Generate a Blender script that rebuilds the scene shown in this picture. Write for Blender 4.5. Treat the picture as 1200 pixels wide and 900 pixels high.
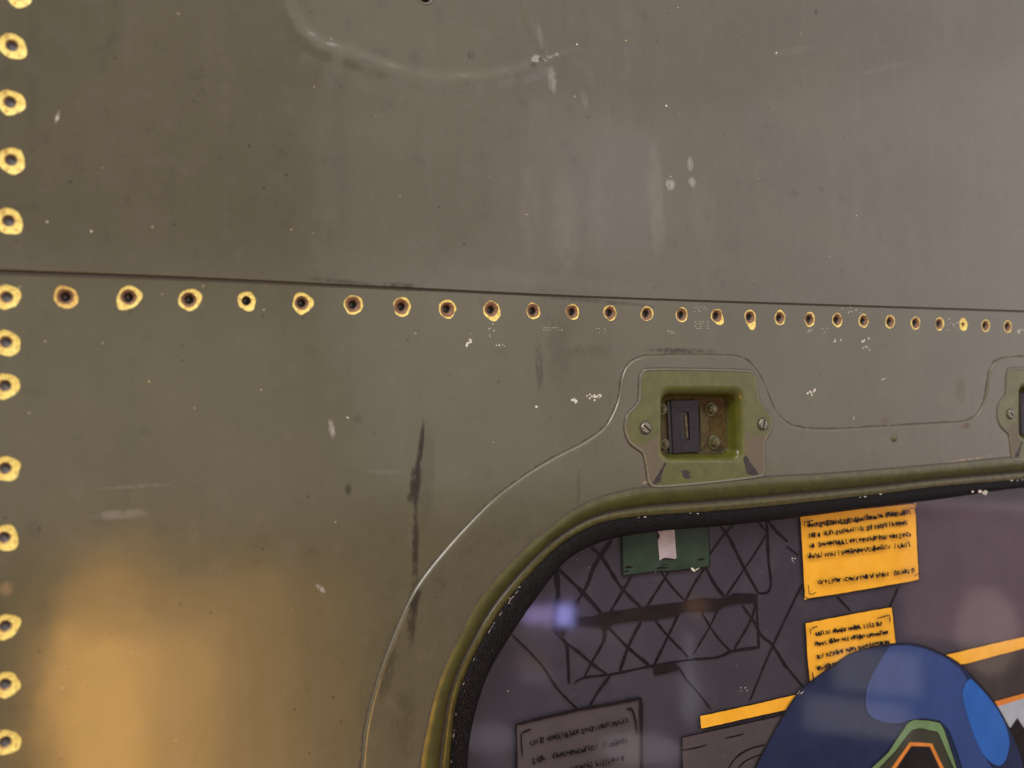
import bpy, bmesh, math, random
from mathutils import Vector
from mathutils.geometry import delaunay_2d_cdt
random.seed(7)
S = bpy.context.scene
for o in list(bpy.data.objects): bpy.data.objects.remove(o)
COL = S.collection

# ------------------------------------------------------------------ camera
F = 1100.0                      # focal length in units of a 1200-wide picture
YAW = math.radians(27.6)
D = 0.568                       # camera to skin, metres
H = 1.30                        # camera height
CAM = Vector((0, -D, H))
AX = Vector((math.sin(YAW), math.cos(YAW), 0))
RT = Vector((math.cos(YAW), -math.sin(YAW), 0))

cd = bpy.data.cameras.new('camera')
cam = bpy.data.objects.new('camera', cd); COL.objects.link(cam)
cam.location = CAM
cam.rotation_euler = (math.radians(90), 0, -YAW)
cd.sensor_fit = 'HORIZONTAL'; cd.sensor_width = 36.0; cd.lens = 36.0*F/1200.0
cd.clip_start = 0.02; cd.clip_end = 50
cd.dof.use_dof = True; cd.dof.focus_distance = 0.70
cd.dof.aperture_fstop = cd.lens*0.001/0.0062
S.camera = cam
S.cycles.max_bounces = 6

def ray(px, py):
    return AX + RT*((px-600)/F) + Vector((0,0,1))*((450-py)/F)
def P(px, py, dep=0.0):
    "point of the plane y=dep seen at (px,py) of the 1200x900 photograph"
    d = ray(px, py); return CAM + d*((D+dep)/d.y)
def Q(w):
    v = w-CAM; z = v.dot(AX)
    return (600+F*v.dot(RT)/z, 450-F*v.z/z)
def mpp(px, py=450):            # metres per picture unit (vertical) there
    return D/ray(px, py).y/F

# ------------------------------------------------------------------ world and lamps
W = bpy.data.worlds.new("World"); S.world = W; W.use_nodes = True
bg = W.node_tree.nodes['Background']
bg.inputs[0].default_value = (0.80, 0.75, 0.84, 1); bg.inputs[1].default_value = 0.21
S.view_settings.view_transform = 'Standard'; S.view_settings.look = 'None'
S.view_settings.exposure = 0; S.view_settings.gamma = 1

def area(name, loc, target, sx, sy, radiance, col, spread=180):
    ld = bpy.data.lights.new(name, 'AREA'); ld.shape = 'RECTANGLE'
    ld.size = sx; ld.size_y = sy; ld.color = col; ld.energy = radiance*math.pi*sx*sy
    ld.spread = math.radians(spread)
    o = bpy.data.objects.new(name, ld); COL.objects.link(o)
    o.location = loc
    o.rotation_euler = (Vector(target)-Vector(loc)).to_track_quat('-Z', 'Y').to_euler()
    return o
def mirror_lamp(name, x0, x1, y0, y1, dist, radiance, col, shape=None):
    "an unseen area light placed so its reflection fills that box of skin or glass"
    def m(px, py):
        d = ray(px, py); p = P(px, py); r = Vector((d.x, -d.y, d.z)); return p + r*dist
    c = m((x0+x1)/2, (y0+y1)/2)
    sx = (m(x1, (y0+y1)/2)-m(x0, (y0+y1)/2)).length
    sy = (m((x0+x1)/2, y1)-m((x0+x1)/2, y0)).length
    t = P((x0+x1)/2, (y0+y1)/2)
    o = area(name, c, t, sx, sy, radiance, col)
    if shape: o.data.shape = shape
    return o
WARM = (1.0, 0.48, 0.10)
area('unseen_overhead_light', (-1.15, -1.00, 2.75), (0.3, 0, 1.25), 1.2, 1.0, 14.5, (1.0, 0.965, 0.91))
area('unseen_overhead_light', (0.75, -1.35, 3.15), (0.4, 0, 1.4), 1.3, 0.8, 5.8, (1.0, 0.96, 0.92))  # added overhead light, unseen, to brighten the crease and upward edges
area('unseen_hall_light', (2.9, -2.6, 2.35), (0.4, 0, 1.3), 4.4, 3.4, 1.10, (1.0, 0.93, 0.95))  # unseen broad lights standing in for the bright hall behind the camera
area('unseen_hall_light', (3.3, -2.0, 1.75), (0.4, 0, 1.3), 3.0, 1.6, 0.45, (1.0, 0.93, 0.93))
area('unseen_hall_light', (0.55, -3.0, 1.28), (0.2, 0, 1.3), 2.9, 1.0, 0.62, (1.0, 0.94, 0.88))
area('unseen_hall_light', (0.2, -3.0, 1.15), (0.2, 0, 1.3), 1.5, 0.9, 0.42, (1.0, 0.92, 0.84))
# unseen warm source behind the camera; overlapping lights are added to fade its reflection
mirror_lamp('warm_glow_light', 62, 165, 736, 1010, 1.6, 7.5, WARM)
mirror_lamp('warm_glow_light', 66, 255, 738, 1010, 1.65, 4.8, WARM)
mirror_lamp('warm_glow_light', 92, 168, 640, 708, 1.7, 4.4, WARM)
mirror_lamp('warm_glow_light', 60, 345, 655, 990, 1.9, 2.2, (1.0, 0.54, 0.16))
mirror_lamp('warm_glow_light', 64, 420, 680, 1010, 2.0, 1.7, WARM)
mirror_lamp('glare_light', 612, 764, 150, 305, 3.0, 0.75, (0.86, 0.80, 1.0))  # added light that makes the lavender glare patch on the upper skin
# violet lamps, then added lights standing in for hall shapes, mirrored in the glass
mirror_lamp('violet_lamp', 614, 648, 712, 731, 3.0, 8.50, (0.62, 0.48, 1.0))
mirror_lamp('violet_lamp', 653, 673, 710, 733, 3.0, 18.70, (0.40, 0.40, 1.0))
mirror_lamp('reflection_light', 540, 606, 850, 882, 3.4, 1.02, (0.95, 0.92, 1.0), 'ELLIPSE')
mirror_lamp('reflection_light', 704, 800, 861, 896, 3.4, 1.27, (1.0, 0.95, 1.0), 'ELLIPSE')
mirror_lamp('reflection_light', 806, 814, 742, 786, 3.2, 1.53, (0.85, 0.90, 1.0), 'ELLIPSE')
mirror_lamp('reflection_light', 800, 822, 782, 850, 3.2, 1.19, (0.85, 0.90, 1.0), 'ELLIPSE')
mirror_lamp('reflection_light', 612, 642, 770, 788, 3.3, 0.94, (1.0, 0.55, 0.35))
mirror_lamp('reflection_light', 612, 652, 788, 801, 3.3, 1.02, (0.9, 0.9, 1.0))
mirror_lamp('reflection_light', 806, 830, 700, 722, 3.3, 1.36, (1.0, 0.5, 0.25), 'ELLIPSE')
mirror_lamp('reflection_light', 590, 740, 735, 752, 3.5, 0.48, (1.0, 0.88, 0.80))
mirror_lamp('reflection_light', 1085, 1330, 590, 760, 3.5, 1.27, (1.0, 0.55, 0.62))
mirror_lamp('reflection_light', 1130, 1190, 690, 790, 3.3, 1.19, (1.0, 0.75, 0.60), 'ELLIPSE')
mirror_lamp('reflection_light', 985, 1075, 763, 812, 3.2, 1.27, (1.0, 0.86, 0.78))
mirror_lamp('reflection_light', 950, 1062, 822, 862, 3.2, 1.27, (1.0, 0.86, 0.78))

# ------------------------------------------------------------------ helpers: nodes
def newmat(name):
    m = bpy.data.materials.new(name); m.use_nodes = True
    return m, m.node_tree, m.node_tree.nodes['Principled BSDF']
class NT:
    def __init__(s, nt): s.nt = nt
    def n(s, t, **kw):
        x = s.nt.nodes.new(t)
        for k, v in kw.items(): setattr(x, k, v)
        return x
    def put(s, sock, v):
        if isinstance(v, bpy.types.NodeSocket): s.nt.links.new(v, sock)
        else: sock.default_value = v
    def math(s, op, a, b=0.0, clamp=False):
        x = s.n('ShaderNodeMath', operation=op, use_clamp=clamp)
        s.put(x.inputs[0], a); s.put(x.inputs[1], b); return x.outputs[0]
    def mix(s, f, a, b, blend='MIX'):
        x = s.n('ShaderNodeMix', data_type='RGBA', blend_type=blend)
        s.put(x.inputs[0], f); s.put(x.inputs[6], c4(a)); s.put(x.inputs[7], c4(b)); return x.outputs[2]
    def rng(s, v, a, b, c=0.0, d=1.0, smooth=True):
        x = s.n('ShaderNodeMapRange', interpolation_type='SMOOTHSTEP' if smooth else 'LINEAR')
        for i, q in enumerate((v, a, b, c, d)): s.put(x.inputs[i], q)
        return x.outputs[0]
    def noise(s, vec, scale, detail=3, rough=0.55, dist=0.0):
        x = s.n('ShaderNodeTexNoise'); s.put(x.inputs['Vector'], vec)
        x.inputs['Scale'].default_value = scale; x.inputs['Detail'].default_value = detail
        x.inputs['Roughness'].default_value = rough; x.inputs['Distortion'].default_value = dist
        return x.outputs[0]
    def scaled(s, vec, sc):
        x = s.n('ShaderNodeVectorMath', operation='MULTIPLY'); s.put(x.inputs[0], vec); x.inputs[1].default_value = sc
        return x.outputs[0]
    def dot(s, vec, a):
        x = s.n('ShaderNodeVectorMath', operation='DOT_PRODUCT'); s.put(x.inputs[0], vec); x.inputs[1].default_value = a
        return x.outputs['Value']
    def bump(s, h, strength, dist):
        x = s.n('ShaderNodeBump'); x.inputs['Strength'].default_value = strength; x.inputs['Distance'].default_value = dist
        s.put(x.inputs['Height'], h); return x.outputs[0]
def c4(c):
    if isinstance(c, (tuple, list)) and len(c) == 3: return (*c, 1)
    return c

# ------------------------------------------------------------------ materials
DIRT = (0.018, 0.013, 0.009); PALE = (0.20, 0.18, 0.16); RUST = (0.075, 0.030, 0.012); DUST = (0.13, 0.115, 0.10)
# stains and scuffs of the skin, and painted glare: px, py, half width, half height, turn (deg), colour, strength, noise scale, cut
STAINS_AND_GLARE = [
 (494, 520, 4, 36, 5, DIRT, 1.0, 480, .30), (487, 566, 10, 34, 6, DIRT, 1.0, 480, .36), (489, 560, 4, 60, 4, DIRT, 1.0, 480, .30), (487, 640, 6, 62, 1, DIRT, .9, 480, .36),
 (482, 725, 9, 45, 4, DIRT, .8, 480, .40), (486, 698, 9, 28, 12, DIRT, .9, 480, .36), (500, 560, 14, 90, 3, DIRT, .25, 300, .38),
 (480, 583, 5, 9, 20, DIRT, .7, 260, .35), (408, 574, 6, 9, 0, DIRT, .7, 200, .36), (420, 491, 8, 8, 0, DIRT, .3, 200, .4),
 (632, 430, 7, 45, -4, DIRT, .45, 260, .42), (655, 410, 22, 60, 0, DIRT, .22, 120, .38), (677, 575, 4, 40, 0, DIRT, .25, 200, .36),
 (551, 65, 8, 8, 0, DIRT, .5, 300, .44), (470, 336, 34, 7, 2, DIRT, .7, 320, .42), (400, 330, 60, 4, 2, DIRT, .5, 300, .40),
 (690, 352, 120, 4, 2, DIRT, .45, 300, .42), (800, 411, 60, 5, 0, DIRT, .8, 420, .45), (955, 15, 3, 5, 0, DIRT, .5, 300, .36),
 (455, 775, 14, 60, 12, DIRT, .55, 260, .47), (472, 845, 22, 60, 5, DIRT, .3, 160, .40), (961, 222, 8, 5, 30, DIRT, .25, 200, .4),
 (930, 226, 8, 6, 0, DIRT, .22, 200, .4), (560, 870, 10, 10, 0, DIRT, .1, 200, .4),
 (1125, 460, 10, 22, 8, RUST, .35, 120, .4), (1130, 499, 9, 5, 0, RUST, .6, 200, .4), (1037, 493, 7, 6, 0, RUST, .5, 200, .38),
 (770, 562, 30, 4, -8, (0.42, .30, .22), .75, 420, .44), (890, 566, 8, 9, 0, (0.35, .22, .14), .75, 460, .46), (1100, 545, 90, 3.5, -5, (0.38, .27, .20), .7, 420, .45),
 (785, 217, 8, 9, 0, (.40,.38,.37), .55, 420, .38), (808, 192, 5, 12, 5, (.36,.34,.33), .5, 420, .40), (810, 214, 6, 9, -10, (.36,.34,.33), .5, 420, .40),
 (646, 94, 7, 20, -8, (.30,.28,.26), .5, 520, .38), (632, 42, 5, 26, -8, (.22,.2,.19), .25, 300, .38), (684, 117, 6, 14, -18, (.26,.24,.22), .25, 420, .40),
 (389, 503, 5, 16, -12, (.42,.40,.39), .6, 420, .40), (376, 690, 10, 4, 45, (.42,.40,.39), .6, 500, .42), (67, 138, 2.5, 11, 16, (.4,.38,.35), .35, 300, .2), (67, 139, 3, 4, 16, (.5,.48,.42), .6, 300, .2),
 (768, 235, 14, 90, -3, PALE, .34, 150, .36), (660, 262, 24, 90, -3, PALE, .22, 130, .38), (700, 245, 22, 70, 0, PALE, .15, 130, .38), (620, 240, 18, 70, 0, PALE, .15, 130, .38),  # tall pale streaks: glare on wiped dirt, put into the colour
 (822, 250, 24, 70, 0, PALE, .12, 130, .38), (140, 603, 48, 8, -1, (.28,.25,.22), .28, 200, .36), (160, 570, 60, 3, -1, (.28,.25,.22), .2, 300, .4),
 (930, 60, 40, 7, -18, PALE, .12, 300, .36), (1035, 80, 45, 5, -18, PALE, .12, 300, .36), (650, 330, 170, 12, 2, DUST, .3, 90, .36),
 (450, 553, 30, 4, 3, PALE, .2, 200, .4), (8, 690, 12, 12, 0, (.35,.20,.10), .35, 200, .38), (690, 412, 40, 12, 0, DIRT, .2, 200, .42),
]
def paint(name, base, base2, marks=True, rough=0.42, coat=0.70, coat_r=0.125):
    m, nt, bs = newmat(name); N = NT(nt)
    pos = N.n('ShaderNodeTexCoord').outputs['Object']
    big = N.noise(pos, 9, 4, .6)
    streak = N.noise(N.scaled(pos, (70, 70, 5)), 1.0, 4, .6)
    fine = N.noise(pos, 900, 2, .6)
    mott = N.noise(pos, 60, 5, .65)
    col = N.mix(N.rng(big, .35, .65), base, base2)
    col = N.mix(N.math('MULTIPLY', N.rng(streak, .52, .80), .14), col, DUST)
    col = N.mix(N.math('MULTIPLY', N.rng(streak, .20, .45, 1, 0), .16), col, DIRT)
    col = N.mix(N.math('MULTIPLY', N.rng(mott, .52, .72), .16), col, DUST)
    col = N.mix(N.math('MULTIPLY', N.rng(mott, .30, .44, 1, 0), .22), col, DIRT)
    col = N.mix(N.math('MULTIPLY', N.rng(fine, .40, .70), .16), col, DUST)
    # pin-prick specks of overspray and wear
    vo = N.n('ShaderNodeTexVoronoi', feature='F1'); N.put(vo.inputs['Vector'], pos); vo.inputs['Scale'].default_value = 75
    sp = N.rng(vo.outputs['Distance'], .035, .075, 1, 0)
    vcol = N.n('ShaderNodeSeparateColor'); N.put(vcol.inputs[0], vo.outputs['Color'])
    sp = N.math('MULTIPLY', sp, N.rng(vcol.outputs[0], .86, .97))
    col = N.mix(N.math('MULTIPLY', sp, .5), col, (.40, .36, .27))
    sp2 = N.math('MULTIPLY', N.rng(vo.outputs['Distance'], .05, .09, 1, 0), N.rng(vcol.outputs[1], .90, .95))
    col = N.mix(N.math('MULTIPLY', sp2, .7), col, DIRT)
    rg = N.math('ADD', N.math('MULTIPLY', mott, .10), coat_r-.05)
    dull = 0.0
    if marks:
        cache = {}
        for (x, y, rx, ry, turn, c, st, ns, cut) in marks:
            ctr = P(x, y); k = mpp(x, y)
            d = ray(x, y); kx = (P(x+2, y)-P(x-2, y)).x/4
            t = math.radians(turn)     # positive leans to the right at the top
            ux = Vector((math.cos(t), 0, -math.sin(t)))/(rx*kx); uz = Vector((math.sin(t), 0, math.cos(t)))/(ry*k)
            a = N.math('SUBTRACT', N.dot(pos, ux), ctr.dot(ux)); b = N.math('SUBTRACT', N.dot(pos, uz), ctr.dot(uz))
            r2 = N.math('ADD', N.math('MULTIPLY', a, a), N.math('MULTIPLY', b, b))
            if ns not in cache: cache[ns] = N.noise(N.scaled(pos, (1, 1, .45)), ns, 4, .7)
            nz = cache[ns]
            soft = N.rng(r2, 0.0, 1.0, 1, 0)
            mk = N.math('MULTIPLY', N.rng(N.math('ADD', nz, N.math('MULTIPLY', soft, .22)), cut+.08, cut+.38), N.rng(r2, .0, 1.0, 1, 0))
            col = N.mix(N.math('MULTIPLY', mk, st), col, c)
            dull = N.math('MAXIMUM', dull, N.math('MULTIPLY', mk, st))
    N.put(bs.inputs['Base Color'], col)
    bs.inputs['Roughness'].default_value = rough
    bs.inputs['Specular IOR Level'].default_value = .18
    N.put(bs.inputs['Coat Weight'], N.math('MULTIPLY', N.math('SUBTRACT', 1.0, N.math('MULTIPLY', dull, .8)), coat))
    N.put(bs.inputs['Coat Roughness'], rg)
    wave = N.noise(pos, 14, 2, .5)
    h = N.math('ADD', N.math('MULTIPLY', wave, .8), N.math('MULTIPLY', fine, .012))
    b1 = N.bump(h, .35, .0016)
    N.put(bs.inputs['Normal'], b1); N.put(bs.inputs['Coat Normal'], b1)
    return m
OL_U = ((0.076, 0.067, 0.043), (0.066, 0.059, 0.036))
OL_L = ((0.074, 0.067, 0.036), (0.063, 0.058, 0.029))
up_st = [s for s in STAINS_AND_GLARE if s[1] < 362]; lo_st = [s for s in STAINS_AND_GLARE if s[1] > 300]
M_up = paint('olive_paint_upper', *OL_U, marks=up_st)
M_lo = paint('olive_paint_lower', *OL_L, marks=lo_st)
M_db = paint('olive_paint_doubler', (0.073,0.066,0.036), (0.064,0.058,0.030), marks=[s for s in lo_st if s[1] > 400])

def simple(name, c1, c2, scale, rough=.45, metal=0.0, c3=None, cut3=.6, bump=.2, bd=.0004, coat=0.0, spec=.5, detail=5, stretch=(1,1,1)):
    m, nt, bs = newmat(name); N = NT(nt)
    pos = N.scaled(N.n('ShaderNodeTexCoord').outputs['Object'], stretch)
    nz = N.noise(pos, scale, detail, .65)
    col = N.mix(N.rng(nz, .35, .65), c1, c2)
    if c3 is not None:
        n3 = N.noise(pos, scale*2.3, 5, .7)
        col = N.mix(N.rng(n3, cut3, cut3+.07), col, c3)
    N.put(bs.inputs['Base Color'], col)
    N.put(bs.inputs['Roughness'], N.rng(nz, .3, .7, rough-.06, rough+.10))
    bs.inputs['Metallic'].default_value = metal; bs.inputs['Specular IOR Level'].default_value = spec
    bs.inputs['Coat Weight'].default_value = coat; bs.inputs['Coat Roughness'].default_value = .2
    N.put(bs.inputs['Normal'], N.bump(N.noise(pos, scale*4, 4, .7), bump, bd))
    return m
M_primer = simple('yellow_primer', (0.78,0.66,0.19), (0.68,0.51,0.12), 300, .5, c3=(0.28,0.14,0.05), cut3=.55)
M_primer_rusty = simple('rusty_yellow_primer', (0.74,0.54,0.12), (0.50,0.29,0.08), 420, .55, c3=(0.16,0.07,0.03), cut3=.56)
M_rust = simple('rusted_metal', (0.22,0.105,0.045), (0.10,0.05,0.03), 700, .6, c3=(0.40,0.25,0.12), cut3=.62)
M_tan = simple('countersunk_primer', (0.55,0.36,0.12), (0.30,0.16,0.06), 600, .55, c3=(0.10,0.045,0.02), cut3=.58)
M_bore = simple('dark_bore', (0.010,0.010,0.012), (0.020,0.019,0.022), 400, .5)
M_greybore = simple('grey_bore', (0.07,0.066,0.075), (0.05,0.047,0.055), 400, .5)
M_green = simple('olive_green_enamel', (0.080,0.080,0.010), (0.062,0.062,0.008), 120, .34, c3=(0.098,0.090,0.022), cut3=.64, coat=.5, spec=.2)
M_bead = simple('frame_enamel', (0.060,0.058,0.009), (0.042,0.040,0.006), 110, .34, c3=(0.12,0.105,0.04), cut3=.66, coat=.25, spec=.3)
M_groove = simple('frame_groove', (0.060,0.050,0.006), (0.036,0.030,0.004), 140, .4, c3=(0.02,0.018,0.008), cut3=.6, coat=.4, spec=.2)
M_over = simple('olive_overpaint', (0.085,0.070,0.042), (0.10,0.078,0.045), 160, .5, c3=(0.14,0.09,0.05), cut3=.62)
M_chip = simple('dark_paint_chip', (0.040,0.033,0.033), (0.028,0.023,0.024), 200, .4, spec=.2)
M_grime_shade = simple('grime_and_shade', (0.022,0.016,0.012), (0.055,0.045,0.030), 500, .6, c3=(0.16,0.12,0.09), cut3=.60)
M_sealant = simple('seam_sealant', (0.040,0.032,0.024), (0.055,0.045,0.033), 400, .55, c3=(0.09,0.075,0.055), cut3=.62)
M_bead2 = simple('pale_sealant', (0.110,0.098,0.060), (0.085,0.075,0.045), 300, .42, c3=(0.17,0.15,0.10), cut3=.66, coat=.4)
M_steel = simple('dull_steel', (0.26,0.24,0.20), (0.15,0.135,0.105), 500, .38, metal=.7, c3=(0.09,0.05,0.02), cut3=.54)
M_bolt = simple('painted_bolt', (0.090,0.084,0.032), (0.065,0.058,0.024), 500, .35, c3=(0.10,0.05,0.02), cut3=.60, coat=.3, spec=.2)
M_slide = simple('dark_slide', (0.020,0.015,0.021), (0.014,0.011,0.015), 250, .40, bump=.1, spec=.2)
M_floor = simple('recess_floor', (0.060,0.054,0.014), (0.040,0.034,0.011), 200, .45, c3=(0.050,0.020,0.008), cut3=.50, spec=.2)
M_rod = simple('brassy_rod', (0.09,0.065,0.025), (0.04,0.03,0.014), 300, .4, metal=.4)
M_black = simple('black_recess_shade', (0.006,0.006,0.006), (0.010,0.009,0.009), 200, .6)
M_white = simple('bare_and_glint_white', (0.62,0.60,0.53), (0.45,0.43,0.36), 600, .5)
M_scuff_glint = simple('scuff_and_glint', (0.30,0.29,0.27), (0.16,0.15,0.14), 600, .4)
M_fleck = simple('dull_fleck', (0.34,0.31,0.20), (0.26,0.24,0.16), 600, .5)
M_ychip = simple('bare_primer', (0.78,0.66,0.22), (0.70,0.55,0.16), 600, .5)

# rubber seal: woven texture along the strip
m, nt, bs = newmat('woven_rubber'); N = NT(nt); M_seal = m
uv0 = N.n('ShaderNodeUVMap').outputs[0]
wob = N.n('ShaderNodeTexNoise'); N.put(wob.inputs['Vector'], uv0); wob.inputs['Scale'].default_value = .35
wv = N.n('ShaderNodeVectorMath', operation='MULTIPLY_ADD'); N.put(wv.inputs[0], wob.outputs['Color']); wv.inputs[1].default_value = (5.0, 2.6, 0); N.put(wv.inputs[2], uv0)
uv = wv.outputs[0]
br = N.n('ShaderNodeTexBrick'); N.put(br.inputs['Vector'], uv)
br.inputs['Scale'].default_value = 1.0; br.inputs['Brick Width'].default_value = 3.4; br.inputs['Row Height'].default_value = 1.7
br.inputs['Mortar Size'].default_value = .55; br.inputs['Mortar Smooth'].default_value = .35
br.inputs['Color1'].default_value = (1,1,1,1); br.inputs['Color2'].default_value = (.75,.75,.75,1); br.inputs['Mortar'].default_value = (0,0,0,1)
nz = N.noise(uv, .6, 4, .7); nz2 = N.noise(uv, 2.2, 3, .7)
hgt = N.math('MULTIPLY', N.n('ShaderNodeRGBToBW').outputs[0], 1.0)
bw = [x for x in nt.nodes if x.type == 'RGBTOBW'][0]; N.put(bw.inputs[0], br.outputs['Color'])
col = N.mix(N.math('MULTIPLY', hgt, N.rng(nz2, .40, .62)), (.0015,.001,.0015), (.026,.021,.024))
col = N.mix(N.math('MULTIPLY', N.rng(nz2, .55, .66), N.math('MULTIPLY', hgt, .9)), col, (.10,.09,.09))
N.put(bs.inputs['Base Color'], col); bs.inputs['Roughness'].default_value = .42; bs.inputs['Specular IOR Level'].default_value = .12
N.put(bs.inputs['Normal'], N.bump(N.math('ADD', hgt, N.math('MULTIPLY', nz2, .7)), .9, .0006))

# glass: thin pane, mirror by angle, the rest goes through
m, nt, bs = newmat('window_glass'); N = NT(nt); M_glass = m
nt.nodes.remove(bs)
geo = N.n('ShaderNodeNewGeometry')
dp = N.n('ShaderNodeVectorMath', operation='DOT_PRODUCT'); N.put(dp.inputs[0], geo.outputs['Normal']); N.put(dp.inputs[1], geo.outputs['Incoming'])
fres = N.math('ADD', N.math('MULTIPLY', N.math('POWER', N.math('SUBTRACT', 1.0, N.math('ABSOLUTE', dp.outputs['Value'])), 5.0), .96), .042)
gl = N.n('ShaderNodeBsdfGlossy'); gl.inputs['Roughness'].default_value = .06
tr = N.n('ShaderNodeBsdfTransparent'); tr.inputs[0].default_value = (.97, .96, .97, 1)
df = N.n('ShaderNodeBsdfDiffuse'); df.inputs[0].default_value = (.5,.48,.5,1)
pos = N.n('ShaderNodeTexCoord').outputs['Object']
smear = N.noise(N.scaled(pos, (20, 20, 9)), 1.0, 4, .6)
vo = N.n('ShaderNodeTexVoronoi'); N.put(vo.inputs['Vector'], pos); vo.inputs['Scale'].default_value = 90
vc = N.n('ShaderNodeSeparateColor'); N.put(vc.inputs[0], vo.outputs['Color'])
spk = N.math('MULTIPLY', N.rng(vo.outputs['Distance'], .02, .06, 1, 0), N.rng(vc.outputs[0], .92, .97))
mx0 = N.n('ShaderNodeMixShader'); N.put(mx0.inputs[0], N.math('ADD', N.rng(smear, .4, .75, .001, .008), N.math('MULTIPLY', spk, .5)))
nt.links.new(tr.outputs[0], mx0.inputs[1]); nt.links.new(df.outputs[0], mx0.inputs[2])
mx = N.n('ShaderNodeMixShader'); N.put(mx.inputs[0], N.math('MULTIPLY', fres, N.math('SUBTRACT', 1.0, geo.outputs['Backfacing'])))
nt.links.new(mx0.outputs[0], mx.inputs[1]); nt.links.new(gl.outputs[0], mx.inputs[2])
nt.links.new(mx.outputs[0], nt.nodes['Material Output'].inputs[0])

def ink(name, c, c2=None, scale=90, rough=.5):
    c2 = c2 or tuple(v*.8 for v in c)
    return simple(name, c, c2, scale, rough, bump=.1, bd=.0002, spec=.05)
I_back = ink('picture_grey', (0.054,0.050,0.065), (0.043,0.040,0.054), 25)
I_box = ink('picture_light_grey', (0.078,0.066,0.072), (0.066,0.056,0.062), 40)
I_line = ink('picture_line', (0.005,0.003,0.003), (0.011,0.006,0.006), 200)
I_bar = ink('picture_brown', (0.014,0.008,0.007), (0.009,0.005,0.005), 150)
I_yel = ink('picture_yellow', (0.93,0.50,0.035), (0.86,0.45,0.028), 60)
I_org = ink('picture_orange', (0.75,0.28,0.04), (0.65,0.23,0.03), 60)
I_grn = ink('picture_green', (0.030,0.060,0.033), (0.022,0.042,0.023), 45)
I_wht = ink('picture_white', (0.45,0.42,0.43), (0.38,0.35,0.36), 80)
I_blu = ink('picture_blue', (0.015,0.027,0.080), (0.012,0.022,0.066), 40)
I_bl2 = ink('picture_blue_mid', (0.036,0.075,0.24), (0.031,0.066,0.21), 40)
I_bl3 = ink('picture_blue_bright', (0.028,0.145,0.52), (0.024,0.125,0.46), 40)
I_lgr = ink('picture_pale_green', (0.17,0.30,0.13), (0.14,0.26,0.11), 60)
I_olv = ink('picture_olive', (0.045,0.048,0.028), (0.036,0.038,0.022), 60)
I_sky = ink('picture_pale_blue', (0.42,0.50,0.55), (0.36,0.44,0.50), 60)
I_brn = ink('picture_warm_grey', (0.055,0.045,0.040), (0.045,0.037,0.033), 40)

# ------------------------------------------------------------------ helpers: meshes
def link(name, me, parent=None, base=None):
    o = bpy.data.objects.new(name, me); COL.objects.link(o)
    if parent is not None:
        o.parent = parent
        if base is None: o.location = -wloc(parent)
        else: o.location = Vector(base)-wloc(parent)
    elif base is not None: o.location = base
    return o
def wloc(o):
    v = Vector((0,0,0))
    while o is not None: v = v+o.location; o = o.parent
    return v
def thing(name, label, cat, loc):
    o = bpy.data.objects.new(name, None); COL.objects.link(o); o.location = loc; o.empty_display_size = .05
    o['label'] = label; o['category'] = cat; return o
def mesh(name, vs, fs, mats, mi=None, smooth=True, uvs=None):
    me = bpy.data.meshes.new(name); me.from_pydata([tuple(v) for v in vs], [], fs)
    for x in (mats if isinstance(mats, (list, tuple)) else [mats]): me.materials.append(x)
    if mi: me.polygons.foreach_set('material_index', mi)
    me.polygons.foreach_set('use_smooth', [smooth]*len(fs))
    if uvs:
        l = me.uv_layers.new(name='UVMap')
        for lp in me.loops: l.data[lp.index].uv = uvs[lp.vertex_index]
    me.update(); return me
def crom(pts, n=8, closed=False):
    pts = [Vector((p[0], p[1])) for p in pts]; L = len(pts); out = []
    rng = range(L if closed else L-1)
    for i in rng:
        if closed: a, b, c, d = pts[i-1], pts[i], pts[(i+1) % L], pts[(i+2) % L]
        else: a, b, c, d = pts[max(i-1,0)], pts[i], pts[i+1], pts[min(i+2,L-1)]
        for k in range(n):
            t = k/n
            out.append(.5*((2*b)+(c-a)*t+(2*a-5*b+4*c-d)*t*t+(3*b-a-3*c+d)*t**3))
    if not closed: out.append(pts[-1])
    return out
def resample(pts, n):
    d = [0]
    for a, b in zip(pts, pts[1:]): d.append(d[-1]+(b-a).length)
    out = []; j = 0
    for k in range(n):
        s = d[-1]*k/(n-1)
        while j < len(d)-2 and d[j+1] < s: j += 1
        t = (s-d[j])/max(d[j+1]-d[j], 1e-9); out.append(pts[j].lerp(pts[j+1], min(t,1)))
    return out
def sheet(name, outer, holes, pts, mats, depth, regions=(), flip=False):
    """flat plate in picture-plane outline -> triangles, with holes cut out;
    regions = [(polygon, material index)]; depth(px,py) -> metres (plus = inwards)"""
    vs = []; faces = []
    def add(poly):
        i0 = len(vs); poly = [Vector((p[0], p[1])) for p in poly]
        if sum(a.x*b.y-a.y*b.x for a, b in zip(poly, poly[1:]+poly[:1])) < 0: poly.reverse()
        vs.extend(poly); faces.append(list(range(i0, len(vs))))
    add(outer)
    for h in holes: add(h)
    for r, _ in regions: add(r)
    vs += [Vector((p[0], p[1])) for p in pts]
    nv, ne, nf, ov, oe, of = delaunay_2d_cdt(vs, [], faces, 0, 1e-4)
    keep = []; mi = []
    nh = len(holes)
    for f, src in zip(nf, of):
        if 0 not in src or any(1 <= s <= nh for s in src): continue
        keep.append(tuple(f) if flip else tuple(reversed(f)))
        k = 0
        for s in src:
            if s > nh: k = regions[s-nh-1][1]
        mi.append(k)
    W3 = [P(v.x, v.y, 0) + Vector((0, depth(v.x, v.y), 0)) for v in nv]
    return mesh(name, W3, keep, mats, mi)
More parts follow.
